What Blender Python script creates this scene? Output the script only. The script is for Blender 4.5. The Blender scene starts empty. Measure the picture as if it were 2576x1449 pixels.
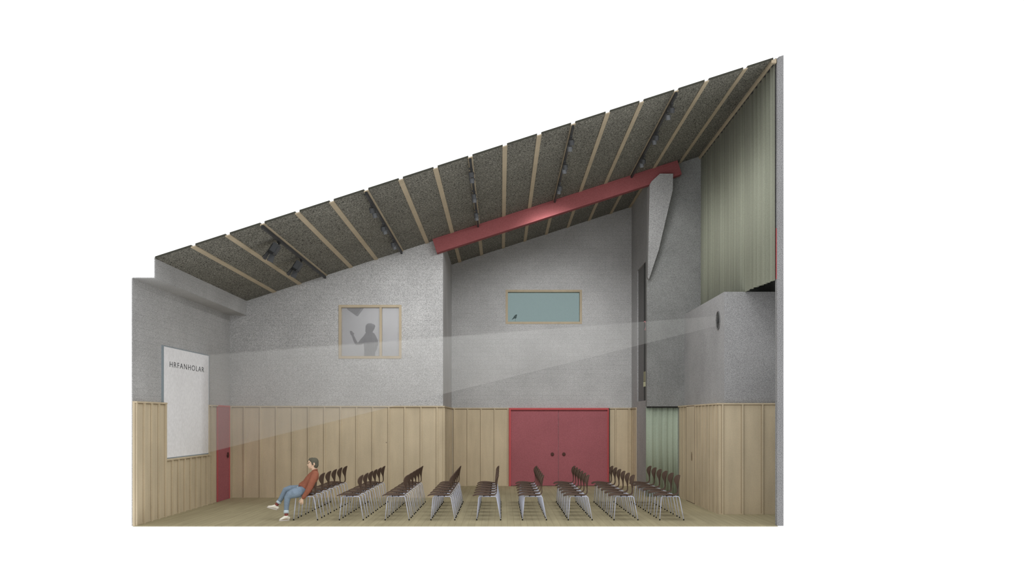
import bpy, bmesh, math, random
from mathutils import Vector, Matrix
random.seed(7)
C = bpy.context.scene.collection
SC = bpy.context.scene

# ------------------------------------------------------------------ camera, world, exposure
F, VX, VY, H = 2450.0, 1260.5, 1054.0, 1.8      # focal length in pixels, point straight ahead, eye height
cam_d = bpy.data.cameras.new('camera')
cam = bpy.data.objects.new('camera', cam_d); C.objects.link(cam)
cam.location = (0, 0, H); cam.rotation_euler = (math.radians(90), 0, 0)
cam_d.sensor_width = 36; cam_d.sensor_fit = 'HORIZONTAL'
cam_d.lens = 36 * F / 2576
cam_d.shift_x = (1288 - VX) / 2576; cam_d.shift_y = (VY - 724.5) / 2576
cam_d.clip_end = 200
SC.camera = cam
W = bpy.data.worlds.new('white_sky'); SC.world = W; W.use_nodes = True
W.node_tree.nodes['Background'].inputs[0].default_value = (1, 1, 1, 1)
W.node_tree.nodes['Background'].inputs[1].default_value = 0.72
SC.view_settings.view_transform = 'Standard'; SC.view_settings.look = 'None'
SC.view_settings.exposure = 0.60; SC.view_settings.gamma = 1
SC.view_settings.use_curve_mapping = False
SC.cycles.max_bounces = 8; SC.cycles.diffuse_bounces = 6; SC.cycles.transparent_max_bounces = 16
SC.cycles.volume_bounces = 1
SC.cycles.use_denoising = True

# ------------------------------------------------------------------ materials
def lin(r, g, b, e=1.0):
    f = lambda v: (v/12.92 if v <= .04045 else ((v+.055)/1.055)**2.4)
    return tuple(min(.9, f(v/255)/e) for v in (r, g, b)) + (1,)
class NT:
    def __init__(s, name):
        s.m = bpy.data.materials.new(name); s.m.use_nodes = True
        s.t = s.m.node_tree; s.n = s.t.nodes; s.b = s.n['Principled BSDF']
        s.b.inputs['Specular IOR Level'].default_value = .15
        s.b.inputs['Roughness'].default_value = .85
        s.co = s.n.new('ShaderNodeTexCoord').outputs['Object']
    def noise(s, scale, detail=2, vec=None, rough=.5):
        x = s.n.new('ShaderNodeTexNoise'); x.inputs['Scale'].default_value = scale
        x.inputs['Detail'].default_value = detail; x.inputs['Roughness'].default_value = rough
        s.t.links.new(vec or s.co, x.inputs['Vector']); return x.outputs['Fac']
    def remap(s, v, a, b, c, d):
        x = s.n.new('ShaderNodeMapRange')
        for i, q in zip((1, 2, 3, 4), (a, b, c, d)): x.inputs[i].default_value = q
        s.t.links.new(v, x.inputs[0]); return x.outputs[0]
    def math(s, op, a, b=None):
        x = s.n.new('ShaderNodeMath'); x.operation = op
        for i, q in enumerate((a, b)):
            if q is None: continue
            if isinstance(q, (int, float)): x.inputs[i].default_value = q
            else: s.t.links.new(q, x.inputs[i])
        return x.outputs[0]
    def mapping(s, scale):
        x = s.n.new('ShaderNodeMapping'); x.inputs['Scale'].default_value = scale
        s.t.links.new(s.co, x.inputs['Vector']); return x.outputs[0]
    def tint(s, col, fac):          # colour multiplied by a factor socket
        x = s.n.new('ShaderNodeVectorMath'); x.operation = 'SCALE'
        if isinstance(col, tuple): x.inputs[0].default_value = col[:3]
        else: s.t.links.new(col, x.inputs[0])
        s.t.links.new(fac, x.inputs['Scale']); return x.outputs[0]
    def base(s, sock): s.t.links.new(sock, s.b.inputs['Base Color']); return s
def plain(name, col, rough=.6, metal=0, spec=.3):
    s = NT(name); s.b.inputs['Base Color'].default_value = col
    s.b.inputs['Roughness'].default_value = rough; s.b.inputs['Metallic'].default_value = metal
    s.b.inputs['Specular IOR Level'].default_value = spec
    return s.m
def grainy(name, col, scale=88, amp=.3, mott=.1, courses=False, mscale=.9):
    s = NT(name)
    f = s.remap(s.noise(scale, 1), .3, .7, 1-amp, 1+amp)
    g = s.remap(s.noise(mscale, 4, rough=.6), .3, .7, 1-mott, 1+mott)
    f = s.math('MULTIPLY', f, g)
    if courses:
        sp = s.n.new('ShaderNodeSeparateXYZ'); s.t.links.new(s.co, sp.inputs[0])
        cb = s.n.new('ShaderNodeCombineXYZ')
        s.t.links.new(s.math('ADD', sp.outputs[0], sp.outputs[1]), cb.inputs[0]); s.t.links.new(sp.outputs[2], cb.inputs[1])
        br = s.n.new('ShaderNodeTexBrick'); s.t.links.new(cb.outputs[0], br.inputs['Vector'])
        for k, v in (('Scale', 1), ('Brick Width', .42), ('Row Height', .116), ('Mortar Size', .0035), ('Mortar Smooth', .6)):
            br.inputs[k].default_value = v
        br.inputs['Color1'].default_value = (1, 1, 1, 1); br.inputs['Color2'].default_value = (.97, .97, .97, 1)
        br.inputs['Mortar'].default_value = (.80, .80, .80, 1)
        bw = s.n.new('ShaderNodeRGBToBW'); s.t.links.new(br.outputs['Color'], bw.inputs[0])
        f = s.math('MULTIPLY', f, bw.outputs[0])
    s.base(s.tint(col, f)); return s.m
def woody(name, col, amp=.08, specks=True, stretch=(6, 6, .7)):
    s = NT(name)
    f = s.remap(s.noise(1.0, 4, s.mapping(stretch)), .3, .7, 1-amp, 1+amp)
    g = s.remap(s.noise(100, 1), .3, .7, .93, 1.07)
    f = s.math('MULTIPLY', f, g)
    h = s.remap(s.noise(1.3, 3), .35, .65, .95, 1.05)
    f = s.math('MULTIPLY', f, h)
    if specks:
        v = s.n.new('ShaderNodeTexVoronoi'); v.inputs['Scale'].default_value = 1.7
        s.t.links.new(s.co, v.inputs['Vector'])
        k = s.remap(v.outputs['Distance'], .022, .034, .45, 1.0)
        f = s.math('MULTIPLY', f, k)
    s.base(s.tint(col, f)); return s.m

M = {}
M['concrete_back'] = grainy('concrete_back', lin(146, 146, 146, .62), amp=.36, mott=.10, courses=True)
M['concrete_left'] = grainy('concrete_left', lin(143, 143, 143, .62), amp=.38, mott=.09, courses=True)
M['concrete_plain'] = grainy('concrete_plain', lin(146, 146, 146, .62), amp=.36, mott=.10)
M['concrete_rough'] = grainy('concrete_rough', lin(143, 143, 144, .74), amp=.36, mott=.10, scale=95)
M['pier'] = grainy('pier_render', lin(150, 150, 151, 1.15), amp=.55, mott=.10, scale=95)
M['bearing'] = grainy('bearing', lin(138, 138, 138, .70), amp=.36, mott=.10)
M['plaster_dark'] = grainy('plaster_dark', lin(120, 121, 120, .70), amp=.28, mott=.20, mscale=.6)
M['acoustic'] = grainy('acoustic', lin(89, 88, 82, .58), scale=42, amp=.85, mott=.10)
M['acoustic_edge'] = plain('acoustic_edge', lin(62, 62, 54), .9)  # darker colour on the cut faces offsets direct light from the open front
M['batten'] = woody('batten', lin(147, 136, 117, .62), .05, False)
M['wainscot'] = woody('wainscot', lin(161, 149, 127, .61))
M['groove'] = plain('groove', lin(114, 101, 83, .62), .9)
M['red'] = grainy('red', lin(142, 84, 90, .72), amp=.10, mott=.07, scale=50)
M['red_frame'] = grainy('red_frame', lin(158, 72, 74, .62), amp=.08, mott=.03, scale=50)
M['beam_red'] = grainy('beam_red', lin(116, 66, 67, .62), amp=.10, mott=.06, scale=60)
M['handle_dark'] = plain('handle_dark', lin(84, 52, 46), .6)
M['black'] = plain('black', (.012, .013, .013, 1), .5)
M['charcoal'] = plain('charcoal', (.045, .046, .048, 1), .6)
M['fitting'] = plain('fitting', (.065, .068, .072, 1), .6)
M['slot'] = grainy('slot', lin(92, 92, 92, .62), amp=.3, mott=.05)
M['slot_dark'] = plain('slot_dark', lin(70, 71, 70), .8)
M['cream_plate'] = plain('cream_plate', lin(178, 180, 150, .7), .7)
M['beige_plate'] = plain('beige_plate', lin(140, 138, 112, .7), .7)
M['pink'] = plain('pink', lin(215, 140, 145, .8), .6)
M['screen'] = grainy('screen', lin(212, 212, 214, .75), scale=18, amp=.05, mott=.03)
M['screen_edge'] = plain('screen_edge', lin(122, 132, 138, .7), .6)
M['ink'] = plain('ink', (.06, .06, .065, 1), .8)
M['shell'] = grainy('chair_shell', lin(82, 67, 58, .80), scale=120, amp=.10, mott=.03)
M['steel'] = plain('pale_steel', lin(184, 189, 208, .82), .4, .0, .5)
M['rubber'] = plain('rubber', (.006, .006, .006, 1), .8)
M['knit'] = grainy('knit', lin(134, 84, 66, .82), scale=90, amp=.10, mott=.10, mscale=9)
M['denim'] = grainy('denim', lin(114, 129, 144, .78), scale=110, amp=.12, mott=.16, mscale=9)
M['denim_light'] = grainy('denim_light', lin(160, 172, 178, .62), scale=110, amp=.06, mott=.05)
M['white_shirt'] = plain('white_shirt', lin(205, 203, 196, .75), .9)
M['skin'] = grainy('skin', lin(198, 170, 146, .80), scale=30, amp=.03, mott=.05, mscale=20)
M['hair'] = grainy('hair', lin(76, 74, 64, .62), scale=160, amp=.12, mott=.10, mscale=8)
M['sock'] = plain('sock', lin(112, 60, 56, .62), .9)
M['shoe'] = plain('shoe', lin(206, 202, 190, .7), .7)
M['sole'] = plain('sole', lin(170, 165, 160, .62), .7)
M['shadow_cloth'] = plain('grey_cloth', lin(92, 93, 94), .9)
M['shadow_trousers'] = plain('grey_trousers', lin(112, 113, 114), .9)
M['eye'] = plain('eye', (.03, .025, .02, 1), .4)
M['lip'] = plain('lip', lin(150, 100, 90, .7), .7)
M['bird'] = plain('bird', (.03, .03, .03, 1), .8)

def floor_mat():
    s = NT('floorboards')
    sp = s.n.new('ShaderNodeSeparateXYZ'); s.t.links.new(s.co, sp.inputs[0])
    cb = s.n.new('ShaderNodeCombineXYZ'); s.t.links.new(sp.outputs[1], cb.inputs[0]); s.t.links.new(sp.outputs[0], cb.inputs[1])
    br = s.n.new('ShaderNodeTexBrick'); s.t.links.new(cb.outputs[0], br.inputs['Vector'])
    for k, v in (('Scale', 1), ('Brick Width', 4.2), ('Row Height', .112), ('Mortar Size', .0035), ('Mortar Smooth', .4)):
        br.inputs[k].default_value = v
    br.inputs['Color1'].default_value = (1.03, 1.03, 1.03, 1); br.inputs['Color2'].default_value = (.95, .95, .95, 1)
    br.inputs['Mortar'].default_value = (.72, .70, .66, 1)
    f = s.remap(s.noise(1, 4, s.mapping((9, .8, 1))), .3, .7, .92, 1.08)
    f = s.math('MULTIPLY', f, s.remap(s.noise(70, 1), .3, .7, .93, 1.07))
    x = s.n.new('ShaderNodeVectorMath'); x.operation = 'MULTIPLY'
    s.t.links.new(br.outputs['Color'], x.inputs[0]); x.inputs[1].default_value = lin(164, 155, 126, .95)[:3]
    s.base(s.tint(x.outputs[0], f)); return s.m
M['floor'] = floor_mat()
def curtain_mat(name, col):
    s = NT(name)
    f = s.remap(s.noise(1, 3, s.mapping((5, 5, .15))), .3, .7, .90, 1.10)
    f = s.math('MULTIPLY', f, s.remap(s.noise(60, 1), .3, .7, .92, 1.08))
    s.b.inputs['Sheen Weight'].default_value = .1
    s.base(s.tint(col, f)); return s.m
M['curtain'] = curtain_mat('curtain_upper', lin(134, 137, 123, .70))
M['curtain_low'] = curtain_mat('curtain_lower', lin(126, 135, 121, .57))
def pane_mat(name, tint, body, mix):
    s = NT(name); n, t = s.n, s.t
    tr = n.new('ShaderNodeBsdfTransparent'); tr.inputs[0].default_value = tint
    df = n.new('ShaderNodeBsdfDiffuse')
    t.links.new(s.tint(body, s.remap(s.noise(30, 2), .3, .7, .95, 1.05)), df.inputs[0])
    mx = n.new('ShaderNodeMixShader'); mx.inputs[0].default_value = mix
    t.links.new(tr.outputs[0], mx.inputs[1]); t.links.new(df.outputs[0], mx.inputs[2])
    t.links.new(mx.outputs[0], n['Material Output'].inputs[0]); return s.m
M['frosted'] = pane_mat('frosted_pane', (1, 1, 1, 1), lin(160, 160, 163), .47)
M['blue_pane'] = pane_mat('blue_pane', (.53, .60, .60, 1), lin(140, 160, 160), .25)
def beam_mat():  # projector light put into a pale scattering volume; no lamp shines through it
    m = bpy.data.materials.new('beam_haze'); m.use_nodes = True; t = m.node_tree
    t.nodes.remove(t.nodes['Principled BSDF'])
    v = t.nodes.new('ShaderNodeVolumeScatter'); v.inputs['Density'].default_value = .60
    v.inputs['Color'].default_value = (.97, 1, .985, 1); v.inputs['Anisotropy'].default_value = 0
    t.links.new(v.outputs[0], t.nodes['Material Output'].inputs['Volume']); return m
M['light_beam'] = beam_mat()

# ------------------------------------------------------------------ mesh helpers
def bx(bm, x0, x1, y0, y1, z0, z1):
    v = [bm.verts.new((x, y, z)) for x in (x0, x1) for y in (y0, y1) for z in (z0, z1)]
    for f in ((0, 1, 3, 2), (4, 6, 7, 5), (0, 4, 5, 1), (2, 3, 7, 6), (0, 2, 6, 4), (1, 5, 7, 3)): bm.faces.new([v[i] for i in f])
def prism(bm, pts, d):              # polygon (list of 3-D points) pushed along vector d
    d = Vector(d)
    a = [bm.verts.new(p) for p in pts]; b = [bm.verts.new(Vector(p)+d) for p in pts]
    n = len(a); bm.faces.new(a[::-1]); bm.faces.new(b)
    for i in range(n): bm.faces.new((a[i], a[(i+1) % n], b[(i+1) % n], b[i]))
def tube(bm, pts, rad, seg=8, ell=None, side=None):
    """swept round or oval tube; rad: number or list; ell: list of radii across (along 'side')"""
    pts = [Vector(p) for p in pts]; n = len(pts)
    R = rad if isinstance(rad, (list, tuple)) else [rad]*n
    E = ell or R
    prev = None; rings = []
    for i, p in enumerate(pts):
        t = (pts[min(i+1, n-1)] - pts[max(i-1, 0)]).normalized()
        if side is not None:
            s = Vector(side); s = (s - t*s.dot(t)).normalized()
        elif prev is None:
            s = t.orthogonal().normalized()
        else:
            s = (prev - t*prev.dot(t)).normalized()
        prev = s; u = t.cross(s)
        rings.append([bm.verts.new(p + s*E[i]*math.cos(2*math.pi*k/seg) + u*R[i]*math.sin(2*math.pi*k/seg)) for k in range(seg)])
    for a, b in zip(rings, rings[1:]):
        for k in range(seg): bm.faces.new((a[k], a[(k+1) % seg], b[(k+1) % seg], b[k]))
    bm.faces.new(rings[0][::-1]); bm.faces.new(rings[-1])
def ball(bm, c, r, seg=12, rot=None):
    r = r if isinstance(r, (tuple, list)) else (r, r, r)
    m = Matrix.Translation(Vector(c)) @ (rot or Matrix.Identity(4)) @ Matrix.Diagonal((*r, 1))
    bmesh.ops.create_uvsphere(bm, u_segments=seg, v_segments=max(6, seg//2+2), radius=1, matrix=m)
def cyl(bm, c, axis, r, h, seg=16, r2=None):
    m = Matrix.Translation(Vector(c)) @ Vector(axis).to_track_quat('Z', 'Y').to_matrix().to_4x4()
    bmesh.ops.create_cone(bm, cap_ends=True, segments=seg, radius1=r, radius2=r if r2 is None else r2, depth=h, matrix=m)
def obj(name, bm, mat, parent=None, smooth=False, local=False):
    bmesh.ops.recalc_face_normals(bm, faces=bm.faces)
    me = bpy.data.meshes.new(name); bm.to_mesh(me); bm.free()
    if parent is not None and not local:
        root = parent
        off = Vector((0, 0, 0))
        while root is not None: off += root.location; root = root.parent
        me.transform(Matrix.Translation(-off))
    me.materials.append(mat)
    if smooth:
        for p in me.polygons: p.use_smooth = True
    o = bpy.data.objects.new(name, me); C.objects.link(o)
    if parent is not None: o.parent = parent
    return o
def tag(o, label=None, cat=None, group=None, kind=None):
    for k, v in (('label', label), ('category', cat), ('group', group), ('kind', kind)):
        if v: o[k] = v
    return o
def empty(name, loc, label=None, cat=None, group=None, kind=None):
    o = bpy.data.objects.new(name, None); C.objects.link(o); o.location = loc; o.empty_display_size = .1
    return tag(o, label, cat, group, kind)
def new(): return bmesh.new()
def blobby(o, voxel=.006, it=6, fac=.5):     # unite overlapping limbs into one continuous skin
    r = o.modifiers.new('remesh', 'REMESH'); r.mode = 'VOXEL'; r.voxel_size = voxel; r.use_smooth_shade = True
    s = o.modifiers.new('smooth', 'SMOOTH'); s.iterations = it; s.factor = fac
    return o

# ------------------------------------------------------------------ room dimensions (metres)
Y0, Y1, Y2 = 16.4, 22.3, 26.18           # open front, main back wall, recess back wall
XL, XF = -6.208, -5.827                  # left wall, fascia under the low end of the roof
XR = 4.65                                # inner face of the front pier on the high side
XA, XB = -1.33, 3.51                     # sides of the recess
XD = 3.362                               # free end of the wall beside the recess
BX, BY, BZ = 4.228, 18.45, 4.21          # booth: side face, front face, top
WZ = 2.10                                # top of the wood panelling
T = .012
def cz(x): return 6.378 + .3217*x        # underside of the sloping ceiling
SL = math.atan(.3217)

def cols_xz(bm, y0, y1, cols):           # cols: (xa, xb, [(z0, z1 or None=to the ceiling)])
    for xa, xb, spans in cols:
        for z0, z1 in spans:
            za = cz(xa) if z1 is None else z1; zb = cz(xb) if z1 is None else z1
            prism(bm, [(xa, y0, z0), (xb, y0, z0), (xb, y0, zb), (xa, y0, za)], (0, y1-y0, 0))

# floor
b = new(); bx(b, -6.2, 4.66, Y0, Y2+.05, -.012, 0); prism(b, [(4.66, 16.52, -.012), (4.70, 16.52, -.012), (5.27, 18.35, -.012), (5.27, Y2, -.012), (4.66, Y2, -.012)], (0, 0, .012))
tag(obj('floor', b, M['floor']), 'pale timber floorboards running away from the open front', 'floor', kind='structure')

# left wall with soffit
b = new(); bx(b, XL-T, XL, Y0, Y1, 0, 4.17)
wall_left = tag(obj('wall_left', b, M['concrete_left']), 'grey blockwork wall carrying the white screen', 'wall', kind='structure')
b = new(); bx(b, XL, XF, Y0, Y1, 4.17, 4.17+T); bx(b, XF-T, XF, Y0, Y1, 4.17+T, 4.52)
tag(obj('soffit', b, M['concrete_left'], wall_left), 'smooth concrete downstand below the low edge of the roof')

# back wall with the opening of window 1
w1 = (-3.718, -2.279, 3.183, 4.412)
b = new(); cols_xz(b, Y1, Y1+.2, [(XL, w1[0], [(0, None)]), (w1[0], w1[1], [(0, w1[2]), (w1[3], None)]), (w1[1], XA, [(0, None)])])
wall_back = tag(obj('wall_back', b, M['concrete_back']), 'grey blockwork rear wall with the two-light window', 'wall', kind='structure')
# recess: left return, rear wall with window 2, right return
b = new(); cols_xz(b, Y1+.2, Y2, [(XA-.2, XA, [(0, None)])])
wall_rl = tag(obj('wall_recess_left', b, M['concrete_plain']), 'short concrete side of the recess beside the main rear wall', 'wall', kind='structure')
w2 = (.123, 2.174, 4.354, 5.273)
b = new(); cols_xz(b, Y2, Y2+.2, [(XA-.2, w2[0], [(0, None)]), (w2[0], w2[1], [(0, w2[2]), (w2[3], None)]), (w2[1], XB+.2, [(0, None)])])
wall_rb = tag(obj('wall_recess_back', b, M['concrete_back']), 'grey blockwork rear wall of the recess above the red double door', 'wall', kind='structure')
b = new(); cols_xz(b, 25.1, Y2, [(XB, XB+.2, [(0, None)])])
cols_xz(b, Y1+.35, 25.1, [(XB, XB+.2, [(0, 2.25), (5.62, None)])])
wall_rr = tag(obj('wall_recess_right', b, M['concrete_rough']), 'narrow rough concrete side of the recess next to the low green curtain', 'wall', kind='structure')

# wall beside the recess, over the low curtain; it stops at the booth
YW = 22.45
b = new(); cols_xz(b, YW, YW+.2, [(XD, 4.1, [(2.09, None)]), (4.1, 4.74, [(0, None)])])
wall_side = tag(obj('wall_back_right', b, M['plaster_dark']), 'dark plastered wall between the recess and the tall curtain', 'wall', kind='structure')
# lighter tapering pier head under the beam
b = new()
pa = [(XD, 5.05), (XD+.03, 5.0), (3.60, 5.66), (3.885, 6.98), (3.885, 7.34), (3.59, 7.34), (3.40, 7.17), (XD, 7.10)]
va = [b.verts.new((x, 21.99+(7.34-z)/3.09*.45 + .0, z)) for x, z in pa]; vb = [b.verts.new((x, YW+.01, z)) for x, z in pa]
b.faces.new(va[::-1]); b.faces.new(vb)
for i in range(len(pa)): b.faces.new((va[i], va[(i+1) % len(pa)], vb[(i+1) % len(pa)], vb[i]))
tag(obj('pier_head', b, M['bearing'], wall_side), 'pale concrete bearing that widens upward under the red beam')

# booth
b = new()
bx(b, BX, BX+T*3, BY, YW, 2.0, BZ)
bx(b, BX+T*3, 5.29, BY, BY+T*3, 2.0, BZ); bx(b, BX+T*3, 5.29, BY+T*3, YW, BZ-.03, BZ)
bx(b, BX, BX+T*3, BY, YW, 0, 2.0); bx(b, BX+T*3, 5.29, BY, BY+T*3, 0, 2.0)
wall_booth = tag(obj('wall_booth', b, M['concrete_rough']), 'speckled concrete projection booth with a round port in its side', 'wall', kind='structure')
# high side: pier at the cut, splayed wall and outer wall behind the curtain
b = new(); prism(b, [(XR, Y0, 0), (4.756, Y0, 0), (4.756, Y0, 7.925), (XR+.025, Y0, 7.90), (XR+.025, Y0, 7.86), (XR, Y0, 7.86)], (0, .12, 0))
wall_right = tag(obj('wall_right', b, M['pier']), 'narrow speckled pier at the cut edge on the high side', 'wall', kind='structure')
b = new(); prism(b, [(4.69, Y0+.12, 0), (4.70, Y0+.12, 0), (5.285, BY-.1, 0), (5.285, YW, 0), (5.27, YW, 0), (5.27, BY-.1, 0)], (0, 0, 7.9))
obj('outer_leaf', b, M['plaster_dark'], wall_right)
b = new(); prism(b, [(XR+.001, Y0+.125, 7.9), (4.70, Y0+.125, 7.9), (5.285, BY-.1, 7.9), (5.285, YW, 7.9), (XR+.001, YW, 7.9)], (0, 0, .02)); obj('roof_strip', b, M['plaster_dark'], wall_right)
b = new(); prism(b, [(XR-.01, Y0+.03, 4.16), (XR-.01, Y0+.03, 5.02), (XR-.01, Y0+.045, 5.02), (XR-.01, Y0+.045, 4.16)], (.012, 0, 0))
obj('red_edge_strip', b, M['red_frame'], wall_right)['label'] = 'thin red strip beside the tall curtain'

# ------------------------------------------------------------------ ceiling: boards, battens
ceiling = empty('ceiling', (0, Y0, cz(0)), 'sloping ceiling of dark speckled boards split by pale battens', 'ceiling', kind='structure')
bat_px = [486, 572.5, 660, 748, 834, 921, 1008, 1095.5, 1183, 1270, 1356.5, 1442, 1529, 1614, 1701.5, 1778, 1875]
bats = [(p - VX)/149.4 for p in bat_px]
BW = .036                                 # half the gap between boards
edges = [XF] + bats + [XR-.03]
for i in range(len(edges)-1):
    xa = edges[i] + (BW if i else 0); xb = edges[i+1] - BW
    b = new(); prism(b, [(xa, Y0, cz(xa)), (xb, Y0, cz(xb)), (xb, Y0, cz(xb)+.034), (xa, Y0, cz(xa)+.034)], (0, Y2-Y0+.1, 0))
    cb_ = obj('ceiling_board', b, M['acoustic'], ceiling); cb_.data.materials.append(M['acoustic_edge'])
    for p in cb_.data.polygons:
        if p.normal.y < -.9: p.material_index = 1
for x in bats:
    b = new(); xa, xb = x-BW-.004, x+BW+.004
    prism(b, [(xa, Y0+.002, cz(xa)-.014), (xb, Y0+.002, cz(xb)-.014), (xb, Y0+.002, cz(xb)+.004), (xa, Y0+.002, cz(xa)+.004)], (0, Y2-Y0, 0))
    obj('batten', b, M['batten'], ceiling)
b = new(); xa, xb = XR-.095, XR-.012
prism(b, [(xa, Y0+.002, cz(xa)-.045), (xb, Y0+.002, cz(xb)-.072), (xb, Y0+.002, cz(xb)+.002), (xa, Y0+.002, cz(xa)+.002)], (0, YW-Y0, 0))
obj('edge_batten', b, M['batten'], ceiling)

# red beam: lies against the ceiling just in front of the rear wall
b = new()
p0 = Vector((-1.556, 22.06, cz(-1.556)-.004)); dr = Vector((math.cos(SL), 0, math.sin(SL))); dn = Vector((math.sin(SL), 0, -math.cos(SL)))
LB = 5.83; hb = .325
q0 = [p0, p0+dr*LB, p0+dr*LB+dn*hb, p0+dn*hb]
prism(b, q0, (0, .22, 0))
beam = tag(obj('beam', b, M['beam_red']), 'dark red painted beam crossing under the sloping ceiling', 'beam', kind='structure')
b = new(); prism(b, [p0+dn*0-Vector((0, .012, 0)), p0+dr*LB-Vector((0, .012, 0)), p0+dr*LB+dn*.035-Vector((0, .012, 0)), p0+dn*.035-Vector((0, .012, 0))], (0, .012, 0))
obj('top_flange', b, M['beam_red'], beam)

# ------------------------------------------------------------------ wood panelling
def panelling(name, parent, axis, pos, out, runs, z_of=lambda a, c: WZ, pitch=.369, start=None, bw=.034, bd=.022, lab=None):
    """boards against a wall. axis 'x': runs along x at y=pos; axis 'y': runs along y at x=pos. out = +-1 is the side the room is on"""
    b = new()
    def box(a0, a1, d0, d1, z0, z1):
        lo, hi = sorted((pos+out*d0, pos+out*d1))
        if axis == 'x': bx(b, a0, a1, lo, hi, z0, z1)
        else: bx(b, lo, hi, a0, a1, z0, z1)
    for a0, a1, z1 in runs:
        box(a0, a1, 0, .012, 0, z1)
        box(a0, a1, .012, .012+bd+.008, z1-.028, z1)               # cap
        s = start if start is not None else a0
        k = math.floor((a0-s)/pitch)
        while s + k*pitch < a1:
            e = s + k*pitch; k += 1
            if a0+.0 <= e and e+bw <= a1: box(e, e+bw, .012, .012+bd, 0, z1-.028)
    o = obj(name, b, M['wainscot'], parent)
    if lab: o['label'] = lab
    # shadow gaps beside the battens
    b = new()
    for a0, a1, z1 in runs:
        s = start if start is not None else a0
        k = math.floor((a0-s)/pitch)
        while s + k*pitch < a1:
            e = s + k*pitch; k += 1
            if a0 <= e-.009 and e <= a1:
                lo, hi = sorted((pos+out*.0122, pos+out*.0135))
                if axis == 'x': bx(b, e-.009, e, lo, hi, .02, z1-.03)
                else: bx(b, lo, hi, e-.009, e, .02, z1-.03)
        lo, hi = sorted((pos+out*.0122, pos+out*.0135))
        if axis == 'x': bx(b, a0, a1, lo, hi, z1-.04, z1-.0285)
        else: bx(b, lo, hi, a0, a1, z1-.04, z1-.0285)
    obj('panel_joints', b, M['groove'], o)
    return o
# left wall: notch behind the screen, gap for the red door
panelling('wainscot', wall_left, 'y', -6.18, 1, [(Y0, 17.90, WZ), (17.90, 20.60, 1.06), (20.60, 21.10, WZ), (22.07, 22.27, WZ)], start=16.42, pitch=.357, bw=.05, bd=.03)
b = new(); bx(b, XL, -6.18, Y0, 17.90, 0, WZ); bx(b, XL, -6.18, 17.90, 20.60, 0, 1.06); bx(b, XL, -6.18, 20.60, 21.10, 0, WZ); bx(b, XL, -6.18, 22.07, Y1, 0, WZ)
obj('wainscot_backing', b, M['wainscot'], wall_left)
s0 = (610.8-VX)*22.25/F
panelling('wainscot', wall_back, 'x', Y1, -1, [(-6.165, -1.29, WZ)], start=s0+.009, pitch=.3675)
panelling('wainscot', wall_rl, 'y', XA, 1, [(Y1-.03, Y2, WZ)], start=Y1+.1, pitch=.37, bd=.012)
d2 = (.212, 2.905, 2.095)
panelling('wainscot', wall_rb, 'x', Y2, -1, [(XA+.03, d2[0], WZ), (d2[1], XB, WZ)], start=(1175-VX)*Y2/F, pitch=.361)
panelling('wainscot', wall_rr, 'y', XB, -1, [(25.2, Y2, WZ)], start=25.25, pitch=.3, bd=.012)
# booth panelling stands 12 cm proud
b = new(); bx(b, 4.112, BX, BY-.06, YW+.03, 0, WZ-.02); bx(b, BX, 5.27, BY-.06, BY, 0, WZ-.02)
obj('wainscot_backing', b, M['wainscot'], wall_booth)
panelling('wainscot', wall_booth, 'x', BY-.06, -1, [(4.10, 5.26, WZ)], start=4.10-.34+.40, pitch=.377)
panelling('wainscot', wall_booth, 'y', 4.112, -1, [(BY-.07, 20.56, WZ), (21.50, YW, WZ)], start=18.5, pitch=.33, bw=.06, bd=.016)

# ------------------------------------------------------------------ doors
# door 1: red leaf in the left wall
b = new(); bx(b, -6.2, -6.15, 21.10, 22.07, 0.002, 2.10)
door1 = tag(obj('door_1', b, M['red']), 'narrow red door in the left wall beyond the screen', 'door', kind='structure')
b = new(); bx(b, -6.15, -6.14, 21.10, 21.13, .002, 2.10); bx(b, -6.15, -6.14, 22.04, 22.07, .002, 2.10); bx(b, -6.15, -6.14, 21.13, 22.04, 2.07, 2.10)
obj('frame', b, M['red_frame'], door1)
b = new(); bx(b, -6.15, -6.118, 21.86, 21.90, .93, 1.05); bx(b, -6.128, -6.11, 21.78, 21.90, .985, 1.0)
obj('handle', b, M['handle_dark'], door1)
# door 2: red double door in the recess
door2 = empty('door_2', (1.55, Y2-.06, 0), 'wide red double door with two round dark pulls', 'door', kind='structure')
b = new()
bx(b, d2[0], d2[0]+.05, Y2-.10, Y2, 0, d2[2]); bx(b, d2[1]-.05, d2[1]-.018, Y2-.10, Y2, 0, d2[2]); bx(b, d2[0]+.05, d2[1]-.05, Y2-.10, Y2, d2[2]-.05, d2[2])
obj('frame', b, M['red_frame'], door2)
b = new(); bx(b, d2[1]-.018, d2[1], Y2-.09, Y2, 0, d2[2])
obj('shadow_gap', b, M['rubber'], door2)['label'] = 'black gap beside the frame'
mid = (1404.5-VX)*Y2/F
for xa, xb, hx in ((d2[0]+.05, mid-.004, 1389.5), (mid+.004, d2[1]-.05, 1418.5)):
    b = new(); bx(b, xa, xb, Y2-.045, Y2-.005, .012, d2[2]-.05)
    lf = obj('door_leaf', b, M['red'], door2)
    b = new(); x = (hx-VX)*(Y2-.06)/F
    cyl(b, (x, Y2-.055, H-(1142.5-VY)*(Y2-.06)/F), (0, -1, 0), .046, .022, 24)
    cyl(b, (x, Y2-.07, H-(1142.5-VY)*(Y2-.06)/F), (0, -1, 0), .032, .012, 24)
    obj('handle', b, M['handle_dark'], lf)
b = new(); bx(b, mid-.03, mid-.004, Y2-.052, Y2-.045, .012, d2[2]-.05)
obj('meeting_strip', b, M['red'], door2)
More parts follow.
